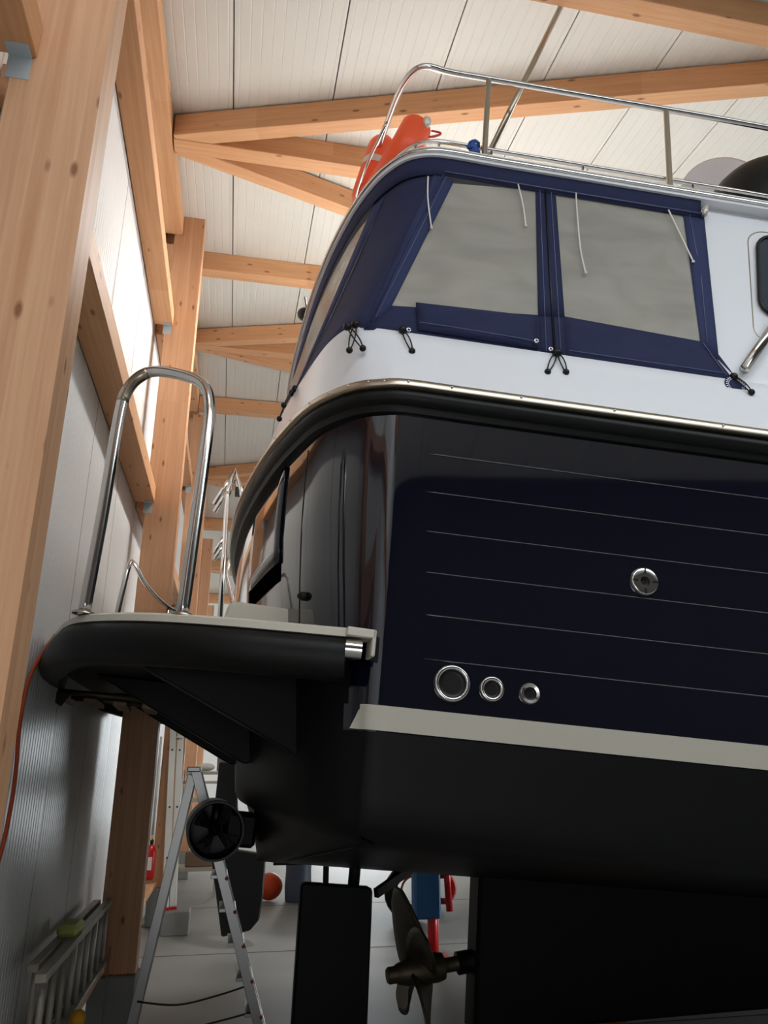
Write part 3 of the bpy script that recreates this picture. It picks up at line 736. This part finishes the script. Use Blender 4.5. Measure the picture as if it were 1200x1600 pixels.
# keel, rudder, propeller, thruster
kb = lambda x: .33-1.926+.0925*x - .0
part('keel', MB().prism([(1.31, -.64), (1.315, kb(1.3)), (7.5, kb(7.5)), (8.6, -.6)], -.09, .09, lambda a, b, d: (a, YC+d, b)), M['black'], yacht, bevel=.02, label='deep black keel')
rd = part('rudder', MB().prism([(.245, -.78), (.27, -.765), (.655, -.765), (.672, -.78), (.71, -1.50), (.285, -1.50)], -.035, .035, lambda a, b, d: (a, YC+d, b)), M['black'], yacht, bevel=.012, label='black rudder blade')
part('rudder_stock', MB().tube([(.56, YC, -.55), (.56, YC, -.80)], .035, 12), M['black'], rd, smooth=True)
part('strut', MB().bar((.70, YC, -.80), (1.0, YC+.25, -.66), .03, .05), M['black'], yacht)
ax0, ax1 = Vector((.805, YC, -1.222)), Vector((1.36, YC, -1.115)); axd = (ax1-ax0).normalized()
pr = empty('propeller', parent=yacht); pr['label'] = 'bronze four bladed propeller'
qx = axd.to_track_quat('Z', 'Y').to_matrix().to_4x4(); pm = Matrix.Translation(ax0) @ qx
part('hub', MB().lathe([(.0005, 0), (.035, .0), (.045, .012), (.045, .05), (.052, .06), (.07, .12), (.076, .2), (.078, .30), (.07, .34)], 20, pm), M['bronze'], pr, smooth=True, angle=50)
part('shaft', MB().tube([ax0+axd*.3, ax1+axd*.2], .04, 14), M['bronze'], yacht, smooth=True, label='bronze propeller shaft')
part('stern_bearing', MB().tube([ax0+axd*.43, ax1+axd*.2], .062, 14), M['black'], yacht, smooth=True)
def blade(a0):
    rows = []
    for i in range(11):
        t = i/10; r_ = .05+.42*t
        ch = .07+.21*math.sin(math.pi*min(1, .12+.83*t))**.8 if t < .97 else .03
        pitch = math.atan2(.55, 2*math.pi*max(r_, .09)); row = []
        for k in range(7):
            u = (k/6-.5)*ch
            axl = .2+u*math.sin(pitch) - .05*t; ang = a0 + u*math.cos(pitch)/r_ + .25*t
            row.append(pm @ Vector((r_*math.cos(ang), r_*math.sin(ang), axl)))
        rows.append(row)
    return rows
for k in range(4):
    b_ = part('blade', MB().sheet(blade(R(48+90*k))), M['bronze'], pr, smooth=True)
    md = b_.modifiers.new('thick', 'SOLIDIFY'); md.thickness = .012; md.offset = 0
th = empty('stern_thruster', parent=yacht); th['label'] = 'black tunnel thruster behind the transom'
tm = Matrix.Translation((-.29, 1.93, -.52)) @ Matrix.Rotation(-math.pi/2, 4, 'X')
part('tunnel', MB().lathe([(.152, 0), (.155, -.012+.012), (.158, .02), (.158, .42), (.152, .44), (.138, .44), (.138, .02), (.144, 0), (.152, 0)], 32, tm), M['blk'], th, smooth=True, angle=50)
part('back_plate', MB().lathe([(.0005, .30), (.139, .30)], 28, tm), M['blk'], th)
part('gear_leg', MB().tube([(-.29, 2.15, -.38), (-.29, 2.15, -.52)], .03, 10).lathe([(.0005, .10), (.03, .11), (.036, .15), (.036, .3), (.0005, .33)], 14, tm), M['blk'], th, smooth=True)
for k in range(4):
    a = R(30+90*k); m_ = MB(); rr = []
    for r_ in (.03, .08, .128):
        rr.append([tm @ Vector((r_*math.cos(a+d), r_*math.sin(a+d), .07+.04*d)) for d in (-.35, 0, .35)])
    b_ = part('thruster_blade', m_.sheet(rr), M['blk'], th)
    md = b_.modifiers.new('thick', 'SOLIDIFY'); md.thickness = .006
part('mount', MB().box((-.24, 2.0, -.6), (-.06, 2.3, -.42)), M['black'], th, bevel=.02)

# timber blocks that carry the keel
for i, x in enumerate((2.1, 4.6, 7.0)):
    p = BM @ Vector((x, YC, kb(x)))
    o = obj('keel_block', MB().box((p.x-.2, p.y-.3, 0), (p.x+.2, p.y+.3, p.z-.005)).me('kb', bevel=.01), M['wood2'])
    tag(o, ['rearmost timber block under the keel', 'middle timber block under the keel', 'foremost timber block under the keel'][i], 'block', 'keel blocks')

# ================================================================== THINGS ON THE YACHT
def bthing(name, label, catg, group=None):
    o = empty(name, mw=BM); tag(o, label, catg, group); return o
# horseshoe lifebuoy hung on the aft rail
lb = bthing('lifebuoy', 'orange horseshoe lifebuoy hanging on the aft end of the guard rail', 'lifebuoy')
def U(t):
    if t < .4: k = t/.4; return Vector((.15-.06*k, .50, 3.28-.20*k))
    if t > .6: k = (1-t)/.4; return Vector((.045-.075*k, .96, 3.60-.49*k))
    k = (t-.4)/.2; a = math.pi*k; return Vector((.09-.12*k, .73-.23*math.cos(a), 3.08+.03*k-.08*math.sin(a)))
n = 48; pts = [U(i/n) for i in range(n+1)]
rs = [.088*math.sqrt(max(.02, 1-max(0, 1-min(i, n-i)/4)**2)) for i in range(n+1)]
part('buoy_body', MB().tube(pts, rs, 18), M['orange'], lb, smooth=True)
for i in (37,):
    part('reflective_band', MB().tube(pts[i:i+3], .0895, 18, caps=False), M['silver'], lb, smooth=True)
gl = Vector((.14, .50, 3.23))
part('rescue_light', MB().sphere(gl+Vector((.04, -.075, 0)), .026, 12, 8, (1, .8, 1.5)), M['silver'], lb, smooth=True)
part('grab_line', MB().tube(cat([pts[2]+Vector((.085, 0, 0)), pts[4]+Vector((.14, -.02, 0)), pts[7]+Vector((.12, -.02, 0)), pts[9]+Vector((.085, -.02, 0))], 5), .007, 6), M['redd'], lb, smooth=True)
part('buoy_holder', MB().tube(cat([(-.0, .68, 3.43), (-.07, .80, 3.2), (-.10, .86, 3.0), (-.08, .88, 2.89)], 6), .009, 8), M['steel'], lb, smooth=True)
# coil of blue rope on the stanchion foot
br = bthing('rope_bundle', 'small bundle of blue rope tied to the low roof rail', 'rope')
rnd = random.Random(3); pts = []
for i in range(60):
    a = i*1.15; pts.append((.40+.028*math.cos(a)+.008*rnd.uniform(-1, 1), .245+.026*math.sin(a), 2.895+.075*(.5+.5*math.sin(i*.37))))
part('rope', MB().tube(cat(pts, 2), .006, 6), M['blue'], br, smooth=True)
yp = bthing('foam_pad', 'yellowish foam pad on the cabin roof beside the blue rope', 'pad')
part('pad', MB().sphere((.31, .40, 2.95), .085, 16, 10, (.9, 1, .9)), M['yellow'], yp, smooth=True)
bb = bthing('ball_fender', 'big black ball fender on the cabin roof at the right edge', 'fender')
part('ball', MB().sphere((2.38, .46, 3.255), .37, 32, 20), M['rub'], bb, smooth=True)
part('eye', MB().lathe([(.05, 3.61), (.05, 3.67), (.02, 3.68)], 12, Matrix.Translation((2.38, .46, 0))), M['blk'], bb, smooth=True)
wd_ = bthing('satellite_dish', 'pale round dish on the cabin roof behind the black ball', 'dish')
dmw = Matrix.Translation((2.66, 1.15, 4.12)) @ Vector((-.35, -1, -.15)).to_track_quat('Z', 'Y').to_matrix().to_4x4()
part('dish', MB().lathe([(.0005, -.06), (.18, -.035), (.31, .03), (.325, .035), (.32, .02), (.18, -.05), (.0005, -.075)], 40, dmw), M['gel'], wd_, smooth=True)
part('dish_pole', MB().tube([(2.70, 1.24, 2.85), (2.70, 1.24, 4.10)], .03, 12), M['gel'], wd_, smooth=True)
sl = bthing('search_lamp', 'small black lamp on the aft edge of the canopy roof', 'lamp')
part('lamp_body', MB().sphere((-.205, 2.2, 3.04), .06, 12, 8, (1, 1, .8)), M['blk'], sl, smooth=True)
part('lamp_arm', MB().tube([(-.17, 2.2, 2.87), (-.19, 2.2, 3.03)], .014, 8), M['blk'], sl, smooth=True)
part('whip', MB().tube([(-.19, 2.2, 3.06), (-.225, 2.2, 3.19)], .006, 6), M['blk'], sl, smooth=True)

# ================================================================== THE NEXT BOAT BEHIND
nb = empty('sailing_boat', (0, 0, 0)); tag(nb, 'neighbouring boat behind, of which a black rudder and chrome stern rails show', 'boat')
m_ = MB(); rows = []
for z, wd, xs in ((3.3, 1.75, .75), (2.4, 1.75, .8), (1.6, 1.5, .9), (1.15, .8, 1.1), (1.05, .05, 1.2)):
    rows.append([(xs, 9.9-wd*.8, z), (xs+1.0, 9.9-wd, z), (xs+4, 9.9-wd, z), (8.6, 9.9-wd*.6, z), (9.8, 9.9, z), (8.6, 9.9+wd*.6, z), (xs+4, 9.9+wd, z), (xs+1, 9.9+wd, z), (xs, 9.9+wd*.8, z), (xs, 9.9-wd*.8, z)])
part('hull', m_.sheet(rows).add(rows[0][:-1], [tuple(range(9))]), M['hull2'], nb)
part('rudder', MB().prism([(-.07, 1.84), (.12, 1.84), (.16, 1.38), (.19, .95), (.49, .90), (.48, .50), (.45, .27), (.36, .17), (.07, .12), (-.09, .88), (-.09, 1.38)], 8.96, 9.05, lambda a, b, d: (a, d, b)), M['blk'], nb, bevel=.015, label='tall black rudder')
part('rudder_bracket', MB().box((.1, 8.97, 1.5), (1.0, 9.04, 1.75)), M['blk'], nb)
part('keel', MB().prism([(3.0, 1.2), (6.0, 1.2), (5.6, .12), (3.4, .12)], 9.82, 9.98, lambda a, b, d: (a, d, b)), M['hull2'], nb, bevel=.02)
for yy in (8.85, 9.15):
    for pts, r_ in (([(-.17, 3.3), (-.18, 4.2), (-.19, 5.0), (-.11, 5.28), (-.02, 5.0), (.02, 4.6), (.2, 3.3)], .03), ([(-.12, 5.25), (-.34, 4.8)], .026), ([(-.18, 4.42), (-.30, 4.18)], .022), ([(-.12, 3.3), (-.03, 3.6), (-.12, 3.95), (-.1, 4.2)], .022)):
        part('stern_rail', MB().tube([(a, yy, b) for a, b in pts], r_, 8), M['steel'], nb, smooth=True, label='chrome tube of the stern frame')
part('frame_bar', MB().bar((-.19, 8.8, 4.95), (-.19, 9.2, 4.95), .03, .03), M['steel'], nb)
part('frame_box', MB().box((-.1, 9.0, 5.0), (.3, 9.1, 5.1)), M['blk'], nb)
part('deck_arm', MB().bar((-.1, 9.0, 3.35), (1.2, 9.0, 3.3), .12, .06), M['gel'], nb)

# ================================================================== THINGS IN THE HALL
# aluminium step ladder standing open
sl = empty('step_ladder', (-.07, 5.9, 0)); tag(sl, 'open aluminium step ladder standing under the swim platform', 'ladder')
def wp(parent, p): return Vector(p) - parent.location
def wpart(name, mb, m, parent, **k):
    for i, v in enumerate(mb.v): mb.v[i] = v - parent.location
    return part(name, mb, m, parent, **k)
for yy in (5.74, 6.06):
    wpart('rail', MB().bar((-.205, yy, 1.76), (.375, yy, 0.02), .028, .065, (1, 0, .3)), M['alu'], sl, bevel=.003)
    wpart('rear_rail', MB().bar((-.225, yy+(.03 if yy < 5.9 else -.03), 1.72), (-.515, yy+(.03 if yy < 5.9 else -.03), .02), .026, .06, (1, 0, -.3)), M['alu'], sl, bevel=.003)
    wpart('rubber_foot', MB().box((.345, yy-.03, 0), (.42, yy+.03, .035)), M['blk'], sl); wpart('rubber_foot', MB().box((-.56, yy-.03, 0), (-.485, yy+.03, .035)), M['blk'], sl)
for k in range(7):
    z = 1.48-.205*k; x = -.205+(1.76-z)/(1.74)*.58
    t = wpart('step', MB().box((x-.075, 5.74, z-.012), (x+.035, 6.06, z+.012)), M['alu'], sl, bevel=.003)
    for yy in (5.722,): part('step_rivet', MB().sphere(Vector((x+.03, yy, z-.01))-sl.location, .012, 8, 6), M['redd'], t, smooth=True)
wpart('top_cap', MB().box((-.26, 5.72, 1.74), (-.17, 6.08, 1.775)), M['alu'], sl, bevel=.006)
for z in (1.28, .55): 
    x = -.225-(1.72-z)/1.7*.29; wpart('rear_brace', MB().bar((x, 5.76, z), (x, 6.04, z), .02, .04), M['alu'], sl)
for z0, z1, sg in ((.36, .42, .06), (.22, .27, .07)):
    xa = -.225-(1.72-z0)/1.7*.29; xb = -.205+(1.76-z1)/1.74*.58
    wpart('check_rope', MB().tube(cat([(xa, 5.75, z0), ((xa+xb)/2-.1, 5.75, z0-.03), ((xa+xb)/2+.15, 5.75, (z0+z1)/2-.02), (xb, 5.75, z1)], 5), .006, 6), M['blk'], sl, smooth=True)
# two-section ladder lying on its side along the wall
wlad = empty('wall_ladder', (-.76, 5.0, .50)); tag(wlad, 'weathered aluminium ladder laid on edge along the wall on the low ledger', 'ladder')
for x, ya, yb, dz in ((-.80, 4.15, 6.0, .0), (-.725, 3.95, 6.03, .0)):
    for z in (.53, .90): wpart('rail', MB().bar((x, ya, z+dz), (x, yb, z+dz), .05, .035), M['alud'], wlad, bevel=.003)
    for k in range(9): 
        y = ya+.08+k*(yb-ya-.16)/8; wpart('rung', MB().tube([(x, y, .53), (x, y, .90)], .015, 8), M['alud'], wlad, smooth=True)
tp = obj('folded_cloth', MB().box((-.82, 4.72, .918), (-.71, 4.95, .975)).me('t', bevel=.018), M['hiviz']); tag(tp, 'yellow green cloth folded over the wall ladder', 'cloth')
tb = obj('foam_ball', MB().sphere((-.66, 4.72, .55), .04, 14, 10).me('b', smooth=True), M['oran2']); tag(tb, 'small orange yellow ball on the low ledger under the wall ladder', 'ball')
st_ = obj('hanging_strap', MB().bar((-.69, 6.02, .62), (-.685, 6.03, .14), .03, .006, (1, 0, 0)).me('s'), M['crate']); tag(st_, 'grey strap hanging from the end of the wall ladder', 'strap')
# orange cable down the wall
cb = obj('cable', MB().tube(cat([(-.86, 3.95, 2.38), (-.865, 3.74, 2.25), (-.868, 3.60, 2.12), (-.87, 3.57, 1.95), (-.87, 3.63, 1.7), (-.87, 3.60, 1.48), (-.87, 3.5, 1.3), (-.87, 3.4, .9), (-.87, 3.42, .56)], 6), .009, 8).me('c', smooth=True), M['cable']); tag(cb, 'orange cable looping down the white wall beside the nearest column', 'cable')
# fire extinguisher
fe = empty('fire_extinguisher', (-.80, 10.1, .55)); tag(fe, 'red fire extinguisher hung on the wall before the third column', 'extinguisher')
part('cylinder', MB().lathe([(.0005, 0), (.05, 0), (.058, .02), (.058, .30), (.045, .35), (.02, .37)], 18), M['red'], fe, smooth=True)
part('valve', MB().lathe([(.02, .37), (.022, .42), (.01, .43)], 10), M['blk'], fe, smooth=True)
part('handle', MB().bar((-.02, -.06, .43), (.0, .05, .44), .02, .02), M['oran2'], fe)
part('label_plate', MB().bar((.0, -.0595, .1), (.0, -.0595, .24), .05, .003, (0, 1, 0)), M['wht'], fe)
pp = obj('cable_duct', MB().tube([(-.80, 10.1, 1.02), (-.803, 10.1, 2.15)], .014, 8).me('c', smooth=True), M['wht']); tag(pp, 'thin white conduit above the fire extinguisher', 'conduit')
# white upright ladder on a concrete block
cbk = obj('concrete_block', MB().box((-.60, 9.78, 0), (-.29, 10.12, .24)).me('b', bevel=.01), M['concp']); tag(cbk, 'grey concrete block under the white upright ladder', 'block')
ul = empty('upright_ladder', (-.53, 9.92, .24)); tag(ul, 'white aluminium ladder standing upright in front of the third column', 'ladder')
for dx, dy in ((-.045, 0), (.04, .05)):
    part('rail', MB().bar((dx, dy, .03), (dx-.11, dy+.12, 2.55), .075, .035, (0, 1, 0)), M['wht'], ul, bevel=.004)
    part('rail_foot', MB().box((dx-.045, dy-.025, 0), (dx+.045, dy+.025, .03)), M['red'], ul)
    for z in (.55, 1.1, 1.75):
        k = (z-.03)/2.52; part('rail_bolt', MB().lathe([(.012, 0), (.012, .006), (.0005, .006)], 8, Matrix.Translation((dx-.11*k, dy+.12*k-.02, z)) @ Matrix.Rotation(math.pi/2, 4, 'X')), M['blk'], ul)
part('rung', MB().bar((-.1, .08, 1.9), (-.02, .13, 1.9), .02, .02), M['wht'], ul)
# storage rack far down the wall
rk = empty('storage_rack', (-.35, 12.7, 0)); tag(rk, 'metal storage rack far back beside the wall', 'rack')
for x in (-.28, .30):
    for y in (-.2, .25): part('upright', MB().box((x-.02, y-.02, 0), (x+.02, y+.02, 1.74)), M['alud'], rk)
for z in (.35, .85, 1.3, 1.69): part('shelf', MB().box((-.3, -.22, z), (.32, .27, z+.05)), M['alud'], rk, bevel=.004)
part('rack_rail', MB().box((-.3, -.235, 1.56), (.32, -.221, 1.60)), M['steel2'], rk)
o = obj('cloth_bundle', MB().sphere((-.29, 12.6, 1.80), .13, 16, 10, (1, .9, .45)).me('c', smooth=True), M['cloth']); tag(o, 'crumpled white cloth on top of the storage rack', 'cloth')
o = obj('plastic_crate', MB().box((-.13, 12.55, 1.742), (-.02, 12.9, 1.95)).me('c', bevel=.01), M['crate']); tag(o, 'grey crate at the end of the storage rack top', 'crate')
o = obj('paint_can', MB().lathe([(.0005, 0), (.09, 0), (.09, .19), (.08, .2), (.0005, .2)], 18, Matrix.Translation((-.2, 12.66, .902))).me('c', smooth=True), M['oran2']); tag(o, 'yellow can on a lower rack shelf', 'can')
o = obj('cardboard_box', MB().box((-.5, 12.6, .402), (-.1, 12.9, .6)).me('c', bevel=.01), M['brass']); tag(o, 'brown box on the lowest rack shelf', 'box')
# under and beyond the yacht
o = empty('barrel', (1.12, 11.9, 0)); tag(o, 'grey blue plastic barrel on the floor beyond the yacht', 'barrel')
part('drum', MB().lathe([(.0005, .0), (.17, .0), (.18, .02), (.19, .2), (.18, .4), (.19, .55), (.17, .66), (.0005, .66)], 22), M['bin'], o, smooth=True, angle=50)
o = obj('orange_buoy', MB().sphere((.72, 12.0, .19), .19, 18, 12, (1, 1, .95)).me('b', smooth=True), M['orange']); tag(o, 'orange ball beside the grey blue barrel', 'buoy')
bs = empty('boat_stand', (2.12, 8.15, 0)); tag(bs, 'red steel boat stand with blue padded head', 'stand')
part('base_plate', MB().box((-.16, -.2, 0), (.16, .2, .02)), M['redd'], bs)
part('post', MB().tube([(-.01, 0, .02), (-.01, 0, .55)], .05, 14), M['red'], bs, smooth=True)
part('screw', MB().tube([(.04, .05, .02), (.05, .05, .5)], .022, 10), M['redd'], bs, smooth=True)
part('pad', MB().box((-.2, -.06, .36), (.07, .1, .98)), M['bluep'], bs, bevel=.02)
part('brace', MB().tube([(.14, 0, .98), (.17, .0, .42)], .035, 10), M['red'], bs, smooth=True)
part('ring', MB().tube([(.12+.12*math.cos(R(a)), .06, .62+.12*math.sin(R(a))) for a in range(0, 360, 20)], .03, 8, closed=True), M['redd'], bs, smooth=True)
hs = empty('hose_coil', (2.35, 10.2, .0)); tag(hs, 'black tyre with orange hose coil on the floor beyond the propeller', 'coil')
part('tyre', MB().tube([(.24*math.cos(R(a)), 0, .32+.24*math.sin(R(a))) for a in range(0, 360, 15)], .08, 10, closed=True), M['rub'], hs, smooth=True)
part('hose', MB().tube([(.05+.17*math.cos(R(a)), -.09, .34+.17*math.sin(R(a))) for a in range(0, 360, 15)], .014, 8, closed=True), M['cable'], hs, smooth=True)
tr = empty('trailer_frame', (1.6, 11.0, 0)); tag(tr, 'dark steel trailer frame standing beyond the rudder', 'frame')
part('beam', MB().bar((-.9, 0, .62), (1.6, .0, .62), .08, .1), M['blk'], tr); part('beam', MB().bar((-.4, .3, .75), (.9, .2, .55), .05, .05), M['alud'], tr)
for x in (-.2, 1.3): part('leg', MB().bar((x, 0, 0), (x, 0, .6), .07, .07, (0, 1, 0)), M['blk'], tr)
